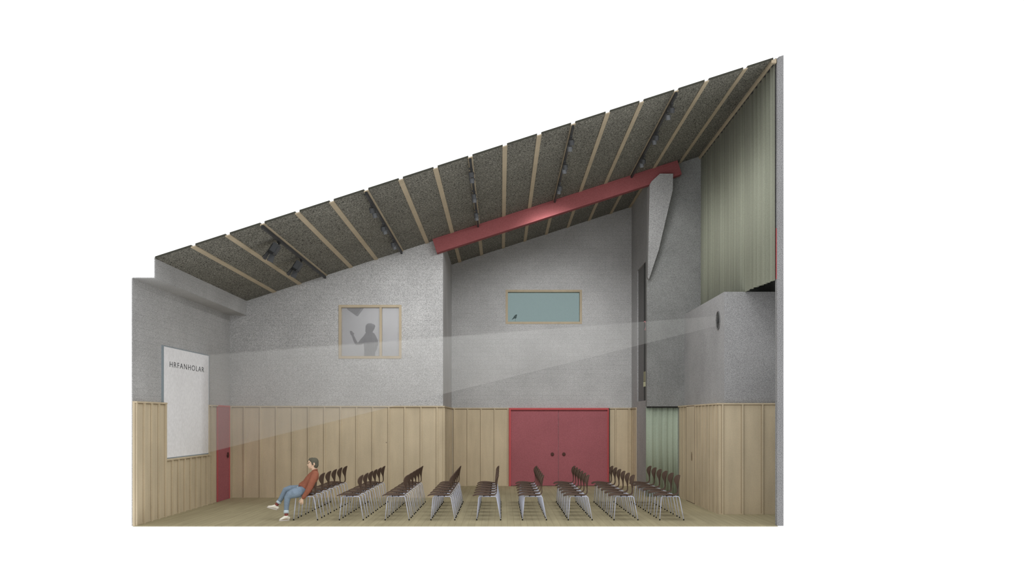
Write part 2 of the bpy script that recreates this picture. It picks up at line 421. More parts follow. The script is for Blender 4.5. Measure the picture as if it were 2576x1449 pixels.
# door 3: plain wooden leaf in the booth panelling
b = new(); bx(b, 4.088, 4.112, 20.57, 21.49, .012, WZ-.03)
door3 = tag(obj('door_3', b, M['wainscot']), 'flush wooden door in the booth panelling', 'door', kind='structure')
b = new(); cyl(b, (4.083, 20.86, 1.0), (-1, 0, 0), .06, .010, 20); 
bmesh.ops.scale(b, vec=(1, .8, 1.6), verts=b.verts, space=Matrix.Translation((-4.083, -20.86, -1.0)))
obj('handle', b, M['groove'], door3)
b = new(); bx(b, 4.086, 4.112, 20.56, 20.57, .0, WZ-.03); bx(b, 4.086, 4.112, 21.49, 21.50, .0, WZ-.03); bx(b, 4.092, 4.112, 20.56, 21.5, WZ-.03, WZ-.018); bx(b, 4.092, 4.112, 20.56, 21.5, 0, .012)
obj('shadow_gap', b, M['handle_dark'], door3)
b = new(); bx(b, 4.085, 4.112, 20.56, 21.5, WZ-.018, WZ)
obj('door_head', b, M['wainscot'], door3)

# ------------------------------------------------------------------ windows
def frame(bm, x0, x1, z0, z1, y0, y1, w):
    bx(bm, x0, x0+w, y0, y1, z0, z1); bx(bm, x1-w, x1, y0, y1, z0, z1)
    bx(bm, x0+w, x1-w, y0, y1, z0, z0+w); bx(bm, x0+w, x1-w, y0, y1, z1-w, z1)
win1 = empty('window_1', ((w1[0]+w1[1])/2, Y1, w1[2]), 'timber framed window with two frosted panes in the main rear wall', 'window', kind='structure')
b = new(); frame(b, *w1, Y1-.012, Y1+.14, .058)
mx = (957.5-VX)*Y1/F; bx(b, mx-.026, mx+.026, Y1-.006, Y1+.13, w1[2]+.058, w1[3]-.058)
obj('window_frame', b, M['batten'], win1)
for xa, xb in ((w1[0]+.058, mx-.026), (mx+.026, w1[1]-.058)):
    b = new(); bx(b, xa, xb, Y1+.03, Y1+.036, w1[2]+.058, w1[3]-.058)
    obj('pane', b, M['frosted'], win1)
win2 = empty('window_2', ((w2[0]+w2[1])/2, Y2, w2[2]), 'long timber framed window with a blue-grey pane in the recess', 'window', kind='structure')
b = new(); frame(b, *w2, Y2-.012, Y2+.2, .06)
obj('window_frame', b, M['batten'], win2)
b = new(); bx(b, w2[0]+.06, w2[1]-.06, Y2+.05, Y2+.056, w2[2]+.06, w2[3]-.06)
obj('pane', b, M['blue_pane'], win2)
# window 3: tall dark slot beside the recess
win3 = empty('window_3', (XB+.05, 24.3, 2.3), 'tall dark slot between the recess and the wall with the plastered pier', 'window', kind='structure')
b = new(); prism(b, [(XB+.03, 25.1, 2.25), (XB+.03, 22.8, 2.25), (XB+.03, 22.8, 5.62), (XB+.03, 25.1, 5.62)], (.05, 0, 0))
obj('dark_lining', b, M['slot'], win3)
b = new(); bx(b, XB+.012, XB+.03, 23.98, 24.03, 2.25, 5.62); bx(b, XB+.004, XB+.03, 23.86, 23.90, 2.25, 5.62); bx(b, XB+.016, XB+.03, 23.2, 23.86, 2.25, 5.62)
obj('dark_mullion', b, M['slot_dark'], win3)
def zat(py, y): return H - (py-VY)*y/F
b = new(); bx(b, XB+.004, XB+.016, 23.2, 24.02, zat(959, 23.7), zat(934, 23.7))
obj('wall_plate', b, M['beige_plate'], win3)['label'] = 'beige plate low in the slot'
b = new(); bx(b, XB+.002, XB+.016, 23.2, 24.05, zat(972, 23.7), zat(960, 23.7))
obj('wall_plate', b, M['cream_plate'], win3)['label'] = 'cream plate low in the slot'
b = new()
tube(b, [(XB-.005, 23.78+.24*math.cos(a), 4.07+.11*math.sin(a)) for a in [math.radians(70+i*20) for i in range(10)]], .012, 8)
tag(obj('curved_hook', b, M['pink']), 'small pink curved hook high in the dark slot', 'hook')

# small office behind window 1
room1 = tag(obj('wall_upper_room', (lambda b: (bx(b, -4.4, -1.6, 24.2, 24.22, 2.9, 4.9), bx(b, -4.42, -4.4, Y1+.2, 24.22, 2.9, 4.9), bx(b, -1.6, -1.58, Y1+.2, 24.22, 2.9, 4.9), bx(b, -4.42, -1.58, Y1+.2, 24.22, 2.88, 2.9), bx(b, -4.42, -1.58, Y1+.2, 24.22, 4.9, 4.92), b)[-1])(new()), plain('room_paint', (.7, .7, .7, 1))), 'pale walls of the small room behind the frosted window', 'wall', kind='structure')
ld = bpy.data.lights.new('room_fill', 'AREA'); ld.energy = 19; ld.size = 1.6; ld.shape = 'RECTANGLE'; ld.size_y = .8  # unseen area light added to brighten the room behind the panes
lo = bpy.data.objects.new('room_fill', ld); C.objects.link(lo); lo.location = (-2.6, 23.2, 4.86); lo['kind'] = 'helper'

# ------------------------------------------------------------------ screen with lettering
scr = empty('projection_screen', (XL, 19.25, 1.08), 'tall white screen lettered HRFANHOLAR, hung on the left wall', 'screen')
b = new(); bx(b, XL, -6.190, 17.87, 20.62, 1.08, 3.135)
obj('screen_surface', b, M['screen'], scr)
b = new()
bx(b, XL, -6.186, 17.80, 17.87, 1.06, 3.15); bx(b, XL, -6.186, 20.62, 20.65, 1.06, 3.15); bx(b, XL, -6.187, 17.87, 20.62, 1.06, 1.08); bx(b, XL, -6.187, 17.87, 20.62, 3.135, 3.15)
obj('screen_frame', b, M['screen_edge'], scr)
fc = bpy.data.curves.new('lettering', 'FONT'); fc.body = 'HRFANHOLAR'; fc.size = 1; fc.space_character = 1.22; fc.extrude = .01; fc.offset = -.008
to = bpy.data.objects.new('tmp_text', fc); C.objects.link(to)
dg = bpy.context.evaluated_depsgraph_get(); me = bpy.data.meshes.new_from_object(to.evaluated_get(dg))
bpy.data.objects.remove(to)
xs = [v.co.x for v in me.vertices]; ys = [v.co.y for v in me.vertices]
x0_, x1_, y0_, y1_ = min(xs), max(xs), min(ys), max(ys)
for v in me.vertices:
    u = (v.co.x-x0_)/(x1_-x0_); w = (v.co.y-y0_)/(y1_-y0_)
    v.co = Vector((-6.190+.003*(v.co.z > 0), 18.19+u*2.10, 2.772+w*.104)) - Vector((XL, 19.25, 1.08))
me.materials.append(M['ink'])
lt = bpy.data.objects.new('lettering', me); C.objects.link(lt); lt.parent = scr

# ------------------------------------------------------------------ projector port and haze shaped as its light beam
PY_, PZ_ = 18.95, 3.717
port = empty('projector_port', (BX, PY_, PZ_), 'round dark projector port in the side of the booth', 'port')
b = new(); tube(b, [(BX-.006, PY_+.155*math.cos(a), PZ_+.175*math.sin(a)) for a in [i*math.pi/16 for i in range(33)]], .012, 6)
obj('rim', b, M['slot'], port, True)
b = new(); cyl(b, (BX-.003, PY_, PZ_), (1, 0, 0), .155, .006, 32); bmesh.ops.scale(b, vec=(1, 1, 1.12), verts=b.verts, space=Matrix.Translation((0, 0, -PZ_)))
obj('dark_opening', b, M['slot_dark'], port)
b = new(); cyl(b, (BX-.012, PY_, PZ_-.0), (1, 0, 0), .05, .02, 24)
obj('lens', b, M['charcoal'], port)
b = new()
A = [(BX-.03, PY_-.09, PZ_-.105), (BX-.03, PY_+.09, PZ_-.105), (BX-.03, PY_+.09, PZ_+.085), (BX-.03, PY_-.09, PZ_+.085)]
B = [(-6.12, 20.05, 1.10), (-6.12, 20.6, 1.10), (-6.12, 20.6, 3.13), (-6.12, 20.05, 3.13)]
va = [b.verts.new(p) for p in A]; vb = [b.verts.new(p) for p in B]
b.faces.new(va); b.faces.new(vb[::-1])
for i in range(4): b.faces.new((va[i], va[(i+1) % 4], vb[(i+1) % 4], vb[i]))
tag(obj('light_beam', b, M['light_beam']), 'pale haze shaped as a light beam widening from the booth port to the screen', 'light beam', kind='stuff')

# ------------------------------------------------------------------ curtains
def curtain_sheet(n, amp, pitch, length, seed):
    rnd = random.Random(seed); pts = []; a = 0
    ph = [rnd.uniform(0, 6.28) for _ in range(4)]
    for i in range(n+1):
        s = length*i/n
        a = s/pitch*6.283 + 1.6*math.sin(s*1.9+ph[0]) + 1.1*math.sin(s*4.3+ph[1])
        env = .55+.45*math.sin(s*2.7+ph[2])*math.sin(s*1.1+ph[3])
        pts.append((s, amp*env*math.sin(a) + amp*.25*math.sin(2.3*a)))
    return pts
def curtain(name, axis, pos, a0, a1, z_bot, z_top, mat, amp, pitch, seed, parent):
    n = int((a1-a0)*55); pts = curtain_sheet(n, amp, pitch, a1-a0, seed); b = new(); rows = []
    for th in (0, .004):
        for zf in (z_bot, z_top):
            rows.append([])
            for s, d in pts:
                k = 1.0 if zf is z_bot else .75
                z = zf(a0+s) if callable(zf) else zf
                co = (pos+d*k+th, a0+s, z) if axis == 'y' else (a0+s, pos+d*k+th, z)
                rows[-1].append(b.verts.new(co))
    r = rows
    for i in range(n):
        b.faces.new((r[0][i], r[0][i+1], r[1][i+1], r[1][i])); b.faces.new((r[2][i], r[3][i], r[3][i+1], r[2][i+1]))
        b.faces.new((r[0][i], r[2][i], r[2][i+1], r[0][i+1])); b.faces.new((r[1][i], r[1][i+1], r[3][i+1], r[3][i]))
    return obj(name, b, mat, parent, True)
zc = cz(4.6)-.058
cu = empty('tall_curtain', (4.60, 19.4, 4.15), 'tall pleated grey-green curtain hanging from the high ceiling edge above the booth', 'curtain')
curtain('curtain_cloth', 'y', 4.617, Y0+.07, YW-.03, lambda y: 4.14+.06*min(1, max(0, (y-Y0)/1.6)), zc, M['curtain'], .036, .26, 3, cu)
b = new(); bx(b, 4.600, 4.635, Y0+.08, YW-.02, zc-.006, zc+.004)
obj('curtain_track', b, M['charcoal'], cu)
cl = empty('low_curtain', (3.73, 22.55, 0), 'pleated green curtain closing the low doorway beside the booth panelling', 'curtain')
curtain('curtain_cloth', 'x', 22.55, 3.355, 4.105, .012, 2.08, M['curtain_low'], .028, .15, 11, cl)
b = new(); bx(b, 3.37, 4.10, 22.535, 22.565, 2.06, 2.089)
obj('curtain_track', b, M['charcoal'], cl)

# ------------------------------------------------------------------ chairs
def catmull(P, per=4):
    out = []
    for i in range(len(P)-1):
        p = [P[max(i-1, 0)], P[i], P[i+1], P[min(i+2, len(P)-1)]]
        for k in range(per):
            t = k/per
            out.append(tuple(.5*((2*b_)+(-a+c)*t+(2*a-5*b_+4*c-d)*t*t+(-a+3*b_-3*c+d)*t**3) for a, b_, c, d in zip(*p)))
    out.append(P[-1]); return out
PROF = [  # x, z, half width, curl of the edges
 (-.078, .424, .030, 0), (-.070, .430, .090, 0), (-.045, .441, .150, .002), (0, .449, .196, .006), (.07, .449, .222, .010), (.15, .443, .222, .012),
 (.22, .438, .192, .010), (.275, .438, .135, .006), (.315, .446, .085, .003), (.340, .468, .060, .001), (.348, .505, .050, 0), (.346, .545, .048, 0),
 (.346, .575, .064, .002), (.349, .605, .108, .008), (.354, .640, .166, .024), (.360, .680, .202, .038), (.367, .720, .206, .040), (.375, .757, .176, .030),
 (.382, .782, .125, .016), (.387, .797, .050, .003)]
def make_shell():
    P = catmull(PROF, 3); b = new(); NU = 10; th = .011
    top, bot = [], []
    for i, (x, z, w, c) in enumerate(P):
        a, d = P[max(i-1, 0)], P[min(i+1, len(P)-1)]
        t = Vector((d[0]-a[0], 0, d[1]-a[1])).normalized(); n = Vector((-t.z, 0, t.x))    # towards the sitter
        rt, rb = [], []
        for k in range(NU+1):
            u = -1+2*k/NU; uu = math.sin(u*math.pi/2)
            p = Vector((x, uu*w, z)) + n*(c*uu*uu)
            rt.append(b.verts.new(p)); rb.append(b.verts.new(p-n*th))
        top.append(rt); bot.append(rb)
    for i in range(len(P)-1):
        for k in range(NU):
            b.faces.new((top[i][k], top[i+1][k], top[i+1][k+1], top[i][k+1]))
            b.faces.new((bot[i][k], bot[i][k+1], bot[i+1][k+1], bot[i+1][k]))
        b.faces.new((top[i][0], bot[i][0], bot[i+1][0], top[i+1][0])); b.faces.new((top[i][NU], top[i+1][NU], bot[i+1][NU], bot[i][NU]))
    for r in (0, -1):
        for k in range(NU): b.faces.new((top[r][k], top[r][k+1], bot[r][k+1], bot[r][k]))
    return b
def arc_leg(foot, knee, inward, r=.028):
    """straight leg that bends into the horizontal frame under the seat"""
    f, k = Vector(foot), Vector(knee); d = (k-f).normalized(); e = Vector(inward).normalized()
    pts = [f, f+(k-f)*.5, k-d*r]
    for i in range(1, 5):
        t = i/5; pts.append((k-d*r)*(1-t)**2 + k*2*t*(1-t) + (k+e*r)*t*t)
    pts.append(k+e*r); pts.append(k+e*.06); return pts
def make_chair():
    root = empty('shell_chair', (0, 0, 0))
    obj('seat_shell', make_shell(), M['shell'], root, True, True)
    for fx, kx, ix in ((0, .035, 1), (.425, .350, -1)):
        for s in (-1, 1):
            b = new(); tube(b, arc_leg((fx, s*.200, .010), (kx, s*.165, .420), (ix, 0, 0)), .0072, 8)
            lg = obj('leg', b, M['steel'], root, True, True)
            b = new(); cyl(b, (fx, s*.200, .0075), (0, 0, 1), .0115, .015, 12); ball(b, (fx, s*.2, .014), .0125, 10)
            obj('rubber_foot', b, M['rubber'], lg, True, True)
    b = new()
    for s in (-1, 1):
        tube(b, [(.09, s*.165, .420), (.295, s*.165, .420)], .0085, 8)
        tube(b, [(.12, s*.165, .421), (.165, s*.06, .422), (.165, 0, .422)], .0075, 8)
        tube(b, [(.27, s*.165, .421), (.225, s*.06, .422), (.225, 0, .422)], .0075, 8)
    cyl(b, (.195, 0, .424), (0, 0, 1), .06, .01, 16)
    obj('under_frame', b, M['steel'], root, True, True)
    for x, y in ((.125, -.168), (.125, .168), (.235, -.168), (.235, .168)):
        b = new(); cyl(b, (x, y, .430), (0, 0, 1), .012, .016, 10)
        obj('rubber_pad', b, M['rubber'], root, True, True)
    return root
def kids(o): return list(o.children)
def copy_tree(o, parent=None):
    c = o.copy(); C.objects.link(c); c.parent = parent
    for ch in kids(o): copy_tree(ch, c)
    return c
proto = make_chair()
bpy.context.view_layer.update()
ORD = ['first', 'second', 'third', 'fourth', 'fifth', 'sixth', 'seventh', 'eighth', 'ninth']
ROW = ['frontmost', 'second from the front', 'third from the front', 'fourth from the front', 'fifth from the front', 'rearmost']
first = True; CH = {}
for c in range(9):
    for r in range(6):
        o = proto if first else copy_tree(proto)
        first = False
        o.location = (-3.683 + .8127*c, 17.494 + .664*r, 0)
        where = ('in the line behind the sitter' if c == 0 else 'in the line beside the booth panelling' if c == 8 else
                 'in the %s line counted from the sitter' % ORD[c])
        o['label'] = 'dark brown shell chair, %s %s' % (ROW[r], where)
        if c == 0 and r == 0: o['label'] = 'dark brown shell chair holding the person in the rust sweater'
        o['category'] = 'chair'; o['group'] = 'brown shell chairs set out in lines'
        CH[c, r] = o

# ------------------------------------------------------------------ lighting tracks and fittings
def rail_z(x): return cz(x) - .014
tracks = {}
TN = {660: ('lowest on the slope, carrying the two floodlights', 'first'), 921: ('second up the slope', 'second'),
      1183: ('in the middle of the slope', 'third'), 1442: ('second from the high end', 'fourth'), 1701.5: ('highest on the slope', 'fifth')}
for px in (660, 921, 1183, 1442, 1701.5):
    x = (px-VX)/149.4; b = new()
    y1 = Y1-.02 if x < XA else 22.04
    bx(b, x-.019, x+.019, Y0+.01, y1, rail_z(x)-.06, rail_z(x)-.007)
    tr = tag(obj('lighting_track', b, M['charcoal']), 'black ceiling lighting track ' + TN[px][0], 'lighting track', 'lighting tracks under the battens')
    b = new(); bx(b, x-.022, x+.022, Y0+.004, Y0+.012, rail_z(x)-.062, rail_z(x)-.008)
    obj('end_cap', b, M['black'], tr)
    tracks[px] = x
def make_spot():
    root = empty('track_spotlight', (0, 0, 0))
    b = new(); bx(b, -.018, .018, -.05, .05, -.03, 0); cyl(b, (0, 0, -.045), (0, 0, 1), .012, .035, 10)
    obj('adapter', b, M['charcoal'], root, False, True)
    b = new(); tube(b, [(0, 0, -.055), (.03, -.005, -.06), (.052, 0, -.085), (.045, 0, -.115)], .007, 6)
    tube(b, [(0, 0, -.055), (-.03, -.005, -.06), (-.042, 0, -.085), (-.035, 0, -.115)], .007, 6)
    obj('yoke', b, M['charcoal'], root, True, True)
    b = new(); cyl(b, (.004, 0, -.115), (.10, .30, -.93), .040, .085, 20, .044); cyl(b, (-.002, .052, -.088), (.10, .30, -.93), .026, .03, 16)
    hd = obj('lamp_head', b, M['fitting'], root, False, True)
    b = new(); d = Vector((.10, .30, -.93)).normalized(); cyl(b, Vector((.004, 0, -.115))+d*.044, d, .010, .004, 12)
    obj('lens', b, M['rubber'], hd, False, True)
    return root
LD = {}
for e, t in ((34, 22), (17, 22), (9, 22), (14, 22), (2, 22), (420, 57), (16, 30), (30, 30)):
    lamp_d = bpy.data.lights.new('lamp', 'SPOT'); lamp_d.energy = e; lamp_d.spot_size = math.radians(165); lamp_d.spot_blend = 1; lamp_d.shadow_soft_size = .25; LD[e] = (lamp_d, t)
    if e == 420: lamp_d.spot_size = math.radians(72)
sp = make_spot(); bpy.context.view_layer.update(); first = True
names = ['nearest the open front', 'second from the open front', 'third from the open front', 'fourth from the open front', 'second from the rear wall', 'nearest the rear wall']
for px in (921, 1183, 1442, 1701.5):
    x = tracks[px]
    for k, y in enumerate((16.85, 17.25, 18.5, 18.8, 20.2, 20.5)):
        if px == 921: y += .25
        o = sp if first else copy_tree(sp); first = False
        o.location = (x, y, rail_z(x)-.060); o.rotation_euler = (0, 0, random.uniform(-.3, .3) if px < 1000 else random.uniform(-.35, .45))
        o['label'] = 'small black spotlight, %s on the %s track from the low end' % (names[k], TN[px][1])
        o['category'] = 'spotlight'; o['group'] = 'black spotlights on the ceiling tracks'
        if (k == 4 if px == 1442 and k > 3 else k % 2): continue      # one lamp of each pair is switched on
        lp = LD[(17, 0, 14, 0, 2)[k]] if px < 1000 else LD[(9, 0, 9, 0, 2)[k]] if px < 1200 else LD[(34, 0, 30, 0, 0, 420)[k]] if px < 1500 else LD[(34, 0, 16, 0, 16)[k]]
        l = bpy.data.objects.new('lamp', lp[0]); C.objects.link(l); l.parent = o
        l.location = (.01, .02, -.175); l.rotation_euler = (math.radians(lp[1]), 0, -o.rotation_euler.z)
def make_flood():
    root = empty('stage_floodlight', (0, 0, 0))
    R = Matrix.Rotation(math.radians(32), 4, 'Y')
    b = new(); bx(b, -.02, .02, -.06, .06, -.03, 0); cyl(b, (0, 0, -.04), (0, 0, 1), .014, .04, 10)
    obj('clamp', b, M['black'], root, False, True)
    def rb(b): bmesh.ops.transform(b, matrix=Matrix.Translation((-.02, 0, -.05)) @ R, verts=b.verts); return b
    b = new(); bx(b, -.055, .045, -.105, .105, -.20, 0); bx(b, .045, .062, -.08, .08, -.17, -.03)
    obj('lamp_body', rb(b), M['fitting'], root, False, True)
    b = new(); bx(b, -.062, -.050, -.115, .112, -.215, -.20); bx(b, -.062, -.050, -.115, -.105, -.21, -.04); bx(b, -.062, .05, -.112, -.105, -.20, -.17); bx(b, -.062, .05, .105, .112, -.20, -.17)
    obj('bracket', rb(b), M['black'], root, False, True)
    b = new(); bx(b, -.075, -.065, -.10, .09, -.36, -.215); bx(b, -.072, -.058, -.04, .04, -.225, -.195)
    obj('barn_door', rb(b), M['fitting'], root, False, True)
    b = new(); prism(b, [(-.06, .095, -.205), (.03, .105, -.205), (.055, .15, -.33), (-.05, .13, -.35)], (.004, .008, 0))
    obj('barn_door', rb(b), M['fitting'], root, False, True)
    b = new(); prism(b, [(-.06, -.10, -.205), (-.056, -.10, -.205), (-.075, -.14, -.35), (-.085, -.14, -.35)], (0, .01, 0)); bx(b, -.05, .04, -.10, .10, -.212, -.20)
    obj('barn_door', rb(b), M['black'], root, False, True)
    return root
fl = make_flood(); bpy.context.view_layer.update()
x = tracks[660]
fl2 = copy_tree(fl)
for o, y, w in ((fl, 17.62, 'nearer the open front'), (fl2, 19.6, 'nearer the rear wall')):
    o.location = (x, y, rail_z(x)-.060)
    l = bpy.data.objects.new('lamp', LD[14][0]); C.objects.link(l); l.parent = o; l.location = (-.10, .02, -.46); l.rotation_euler = (math.radians(15), 0, 0)
    tag(o, 'boxy dark floodlight with hanging flaps, %s on the lowest track' % w, 'floodlight', 'dark floodlights on the lowest track')

# ------------------------------------------------------------------ seated person
SY = 17.494
def q(zx, zy, dy=0.0):                   # measured on the sitter: columns / rows of a close-up, dy = distance behind the middle of the seat
    y = SY + dy
    return Vector(((660+zx*.12418-VX)*y/F, y, H-(1140+zy*.12418-VY)*y/F))
K = .12418*SY/F
person = empty('person', q(800, 900) * Vector((1, 1, 0)), 'seated person in rust sweater, blue jeans and white shoes, slouching with one leg crossed', 'person')
SIDE = (0, 1, 0)
def rng(pts): return [q(*p[:3]) for p in pts], [p[3] for p in pts], [p[4] for p in pts]
def limb(b, pts, seg=16):
    P, R, E = rng(pts); tube(b, P, R, seg, E, SIDE)
    ball(b, P[0], (R[0], E[0], R[0]), 12); ball(b, P[-1], (R[-1], E[-1], R[-1]), 12)
def hand(b, wrist, tips, thumb, palm):
    """palm and five separate fingers; every finger is a chain of three bones"""
    pass
# body: torso, legs, arms with hands, neck and head in one skin
b = new()
limb(b, [(870, 745, 0, .075, .11), (930, 650, 0, .08, .12), (1000, 520, 0, .075, .12), (1045, 440, 0, .06, .12), (1062, 390, 0, .045, .06)])
limb(b, [(1068, 385, 0, .050, .052), (1050, 330, 0, .046, .047), (1030, 270, 0, .046, .048)])
for s, kn in ((-1, 0), (1, 1)):
    if s < 0:
        limb(b, [(830, 785, -.11, .055, .055), (640, 810, -.165, .045, .045), (520, 865, -.18, .034, .034), (500, 960, -.19, .026, .026), (487, 1150, -.225, .023, .023), (487, 1300, -.245, .022, .022)])
        limb(b, [(487, 1318, -.248, .018, .02), (440, 1335, -.27, .014, .02)])
    else:
        limb(b, [(820, 755, .08, .055, .055), (700, 725, .07, .045, .045), (500, 735, .045, .036, .036), (455, 790, .037, .030, .030), (375, 925, .03, .025, .025), (275, 1060, .03, .022, .022)])
        limb(b, [(262, 1085, .03, .020, .02), (200, 1095, .03, .014, .02)])
    limb(b, [(1055, 450, s*.12, .035, .035), (1040, 520, s*.18, .035, .034), (968, 680, s*.225, .032, .032), (835, 890, s*.25, .023, .024)])
    # hand hanging beside the seat
    W_ = (822, 905); limb(b, [(W_[0], W_[1], s*.25, .022, .018), (806, 940, s*.252, .027, .014), (796, 972, s*.252, .026, .013)], 12)
    for j, (fx, tx, ty, L) in enumerate(((-30, 758, 1024, 0), (-11, 780, 1044, 0), (8, 803, 1046, 0), (26, 824, 1030, 0))):
        d = s*(.252+.003*j)
        P = [q(798+fx, 975, d), q((798+fx)*.45+tx*.55, 1005, d-s*.004), q(tx, ty-8, d-s*.010), q(tx+5, ty, d-s*.018)]
        tube(b, P, [.0078, .0072, .0066, .0055], 8); ball(b, P[-1], .0055, 8); ball(b, P[0], .0075, 8)
    P = [q(800, 925, s*.245), q(770, 945, s*.236), q(748, 970, s*.230), q(742, 994, s*.228)]
    tube(b, P, [.011, .0095, .0085, .0065], 8); ball(b, P[-1], .0065, 8)
# head
def E_(b, zx, zy, dy, rx, ry, rz, rot=0, seg=20):
    ball(b, q(zx, zy, dy), (rx*K, ry, rz*K), seg, Matrix.Rotation(math.radians(rot), 4, 'Y'))
E_(b, 1035, 185, 0, 88, .074, 86)
E_(b, 985, 232, 0, 62, .060, 88, 12)
E_(b, 962, 165, 0, 38, .056, 42)
E_(b, 1000, 285, 0, 46, .048, 34, 20)       # jaw
E_(b, 972, 312, 0, 19, .024, 16)            # chin
E_(b, 945, 188, 0, 22, .05, 9)              # brow
tube(b, [q(936, 195), q(926, 222), q(916, 243), q(930, 250)], [.006, .009, .011, .007], 10)   # nose
E_(b, 930, 246, -.010, 10, .007, 7); E_(b, 930, 246, .010, 10, .007, 7)
E_(b, 944, 272, 0, 12, .020, 6); E_(b, 950, 286, 0, 12, .018, 7)
for s in (-1, 1):
    E_(b, 958, 240, s*.035, 26, .018, 26)
    E_(b, 1050, 216, s*.074, 17, .012, 34, -12, 14)
    E_(b, 1046, 240, s*.072, 10, .010, 14, 0, 12)
body = blobby(obj('body', b, M['skin'], person), .0035, 3, .5)
# head details
for s in (-1, 1):
    b = new(); E_(b, 936, 208, s*.038, 12, .010, 6, 0, 12)
    ey = obj('eye', b, M['eye'], person, True)
    b = new(); tube(b, [q(926, 192, s*.026), q(938, 187, s*.046), q(956, 190, s*.060)], .0035, 6)
    obj('eyebrow', b, M['hair'], person, True)
b = new(); tube(b, [q(941, 279, -.020), q(936, 279, 0), q(941, 279, .020)], .004, 8); obj('mouth', b, M['lip'], person, True)
# hair
b = new()
E_(b, 1062, 178, 0, 78, .083, 88)
E_(b, 1022, 138, 0, 84, .080, 48, 8)
E_(b, 1092, 232, 0, 40, .066, 66, -8)
E_(b, 1075, 270, 0, 30, .055, 34)
limb(b, [(1105, 200, 0, .03, .06), (1112, 250, 0, .022, .05), (1100, 292, 0, .010, .036)])
limb(b, [(1000, 112, 0, .02, .06), (955, 128, 0, .016, .052), (932, 158, 0, .008, .045), (925, 176, 0, .004, .035)])
for s in (-1, 1):
    limb(b, [(1012, 140, s*.062, .026, .018), (1008, 190, s*.069, .018, .010), (1012, 235, s*.069, .008, .007)])
    limb(b, [(965, 120, s*.04, .02, .02), (985, 165, s*.062, .014, .010)])
blobby(obj('hair', b, M['hair'], person), .004, 3, .5)
# sweater
b = new()
limb(b, [(838, 752, 0, .098, .155), (880, 700, 0, .112, .165), (925, 640, 0, .112, .165), (985, 545, 0, .108, .168), (1040, 460, 0, .096, .175), (1062, 400, 0, .072, .12), (1064, 368, 0, .056, .066)], 24)
E_(b, 806, 640, 0, 66, .14, 56, 0); E_(b, 845, 600, 0, 60, .13, 45, 0)
limb(b, [(770, 715, 0, .055, .145), (800, 745, 0, .07, .155)])
E_(b, 950, 765, 0, 50, .13, 45)
for s in (-1, 1):
    limb(b, [(1068, 430, s*.150, .068, .055), (1035, 520, s*.195, .062, .052), (968, 680, s*.225, .056, .050), (900, 800, s*.245, .046, .044), (836, 890, s*.25, .036, .036)])
    limb(b, [(850, 870, s*.25, .040, .040), (830, 900, s*.25, .033, .033)])
sw = blobby(obj('sweater', b, M['knit'], person), .006, 5, .5)
b = new(); tube(b, [q(1060+52*math.cos(a), 352+ 26*math.cos(a)*-.9, .062*math.sin(a)) for a in [i*math.pi/12 for i in range(25)]], .009, 8)
obj('collar', b, M['knit'], sw, True)
b = new(); limb(b, [(722, 694, -.135, .016, .03), (742, 706, -.15, .018, .03)]); obj('shirt_hem', b, M['white_shirt'], person, True)
# jeans
b = new()
limb(b, [(850, 775, -.08, .098, .095), (760, 785, -.155, .098, .092), (640, 812, -.19, .090, .082), (545, 850, -.186, .072, .068), (508, 905, -.185, .058, .058), (495, 1000, -.195, .050, .050), (487, 1120, -.215, .043, .045), (485, 1185, -.225, .040, .044)], 18)
limb(b, [(830, 760, .08, .09, .085), (700, 725, .07, .072, .075), (560, 722, .05, .064, .065), (470, 750, .04, .056, .058), (430, 830, .035, .050, .052), (375, 925, .03, .043, .046), (335, 985, .03, .040, .044)], 18)
limb(b, [(850, 775, 0, .085, .15), (800, 775, 0, .085, .14)])
je = blobby(obj('jeans', b, M['denim'], person), .006, 4, .5)
b = new(); tube(b, [q(485, 1160, -.222), q(484, 1224, -.235)], [.045, .047], 20, [.048, .050], SIDE); obj('turned_cuff', b, M['denim_light'], je, True)
b = new(); tube(b, [q(348, 975, .03), q(322, 1012, .03)], [.046, .049], 20, [.048, .050], SIDE); obj('turned_cuff', b, M['denim_light'], je, True)
# socks, shoes
b = new(); limb(b, [(485, 1210, -.235, .034, .036), (487, 1270, -.243, .032, .034), (490, 1288, -.245, .026, .026)]); obj('sock', b, M['sock'], person, True)
b = new(); limb(b, [(318, 1010, .03, .034, .036), (288, 1043, .03, .032, .034), (276, 1058, .03, .026, .026)]); obj('sock', b, M['sock'], person, True)
def shoe(name, heel, ankle, toe, ball_, dn):
    """heel, ankle, ball, toe: points; dn: direction of the sole"""
    dn = Vector(dn).normalized(); b = new()
    sd = (toe-heel).cross(dn).normalized()
    up = [heel-dn*.035, ankle-dn*.0, (ankle+ball_)/2-dn*.0, ball_, toe]
    tube(b, [heel*1.0-dn*.020, ankle, (ankle*.5+ball_*.5)-dn*.004, ball_, toe*.92+ball_*.08], [.024, .036, .030, .022, .012], 14, [.026, .034, .036, .038, .020], sd)
    ball(b, heel-dn*.022, .030, 12); ball(b, ankle-dn*.016, .032, 12)
    u = blobby(obj('shoe_upper', b, M['shoe'], name), .005, 3, .5)
    b = new()
    base = [(heel-(toe-heel)*.04, .022), (heel+(toe-heel)*.18, .031), (heel+(toe-heel)*.45, .030), (heel+(toe-heel)*.72, .039), (heel+(toe-heel)*.93, .030), (heel+(toe-heel)*1.03, .012)]
    L = [p+sd*w for p, w in base] + [p-sd*w for p, w in reversed(base)]
    prism(b, [p+dn*.004 for p in L], dn*.017); obj('sole', b, M['sole'], name)
def shoe_thing(label, *a):
    r = empty('shoe', a[0], None); r.location = (0, 0, 0); r.parent = person; r.matrix_parent_inverse = Matrix.Identity(4)
    return r
fz = .022
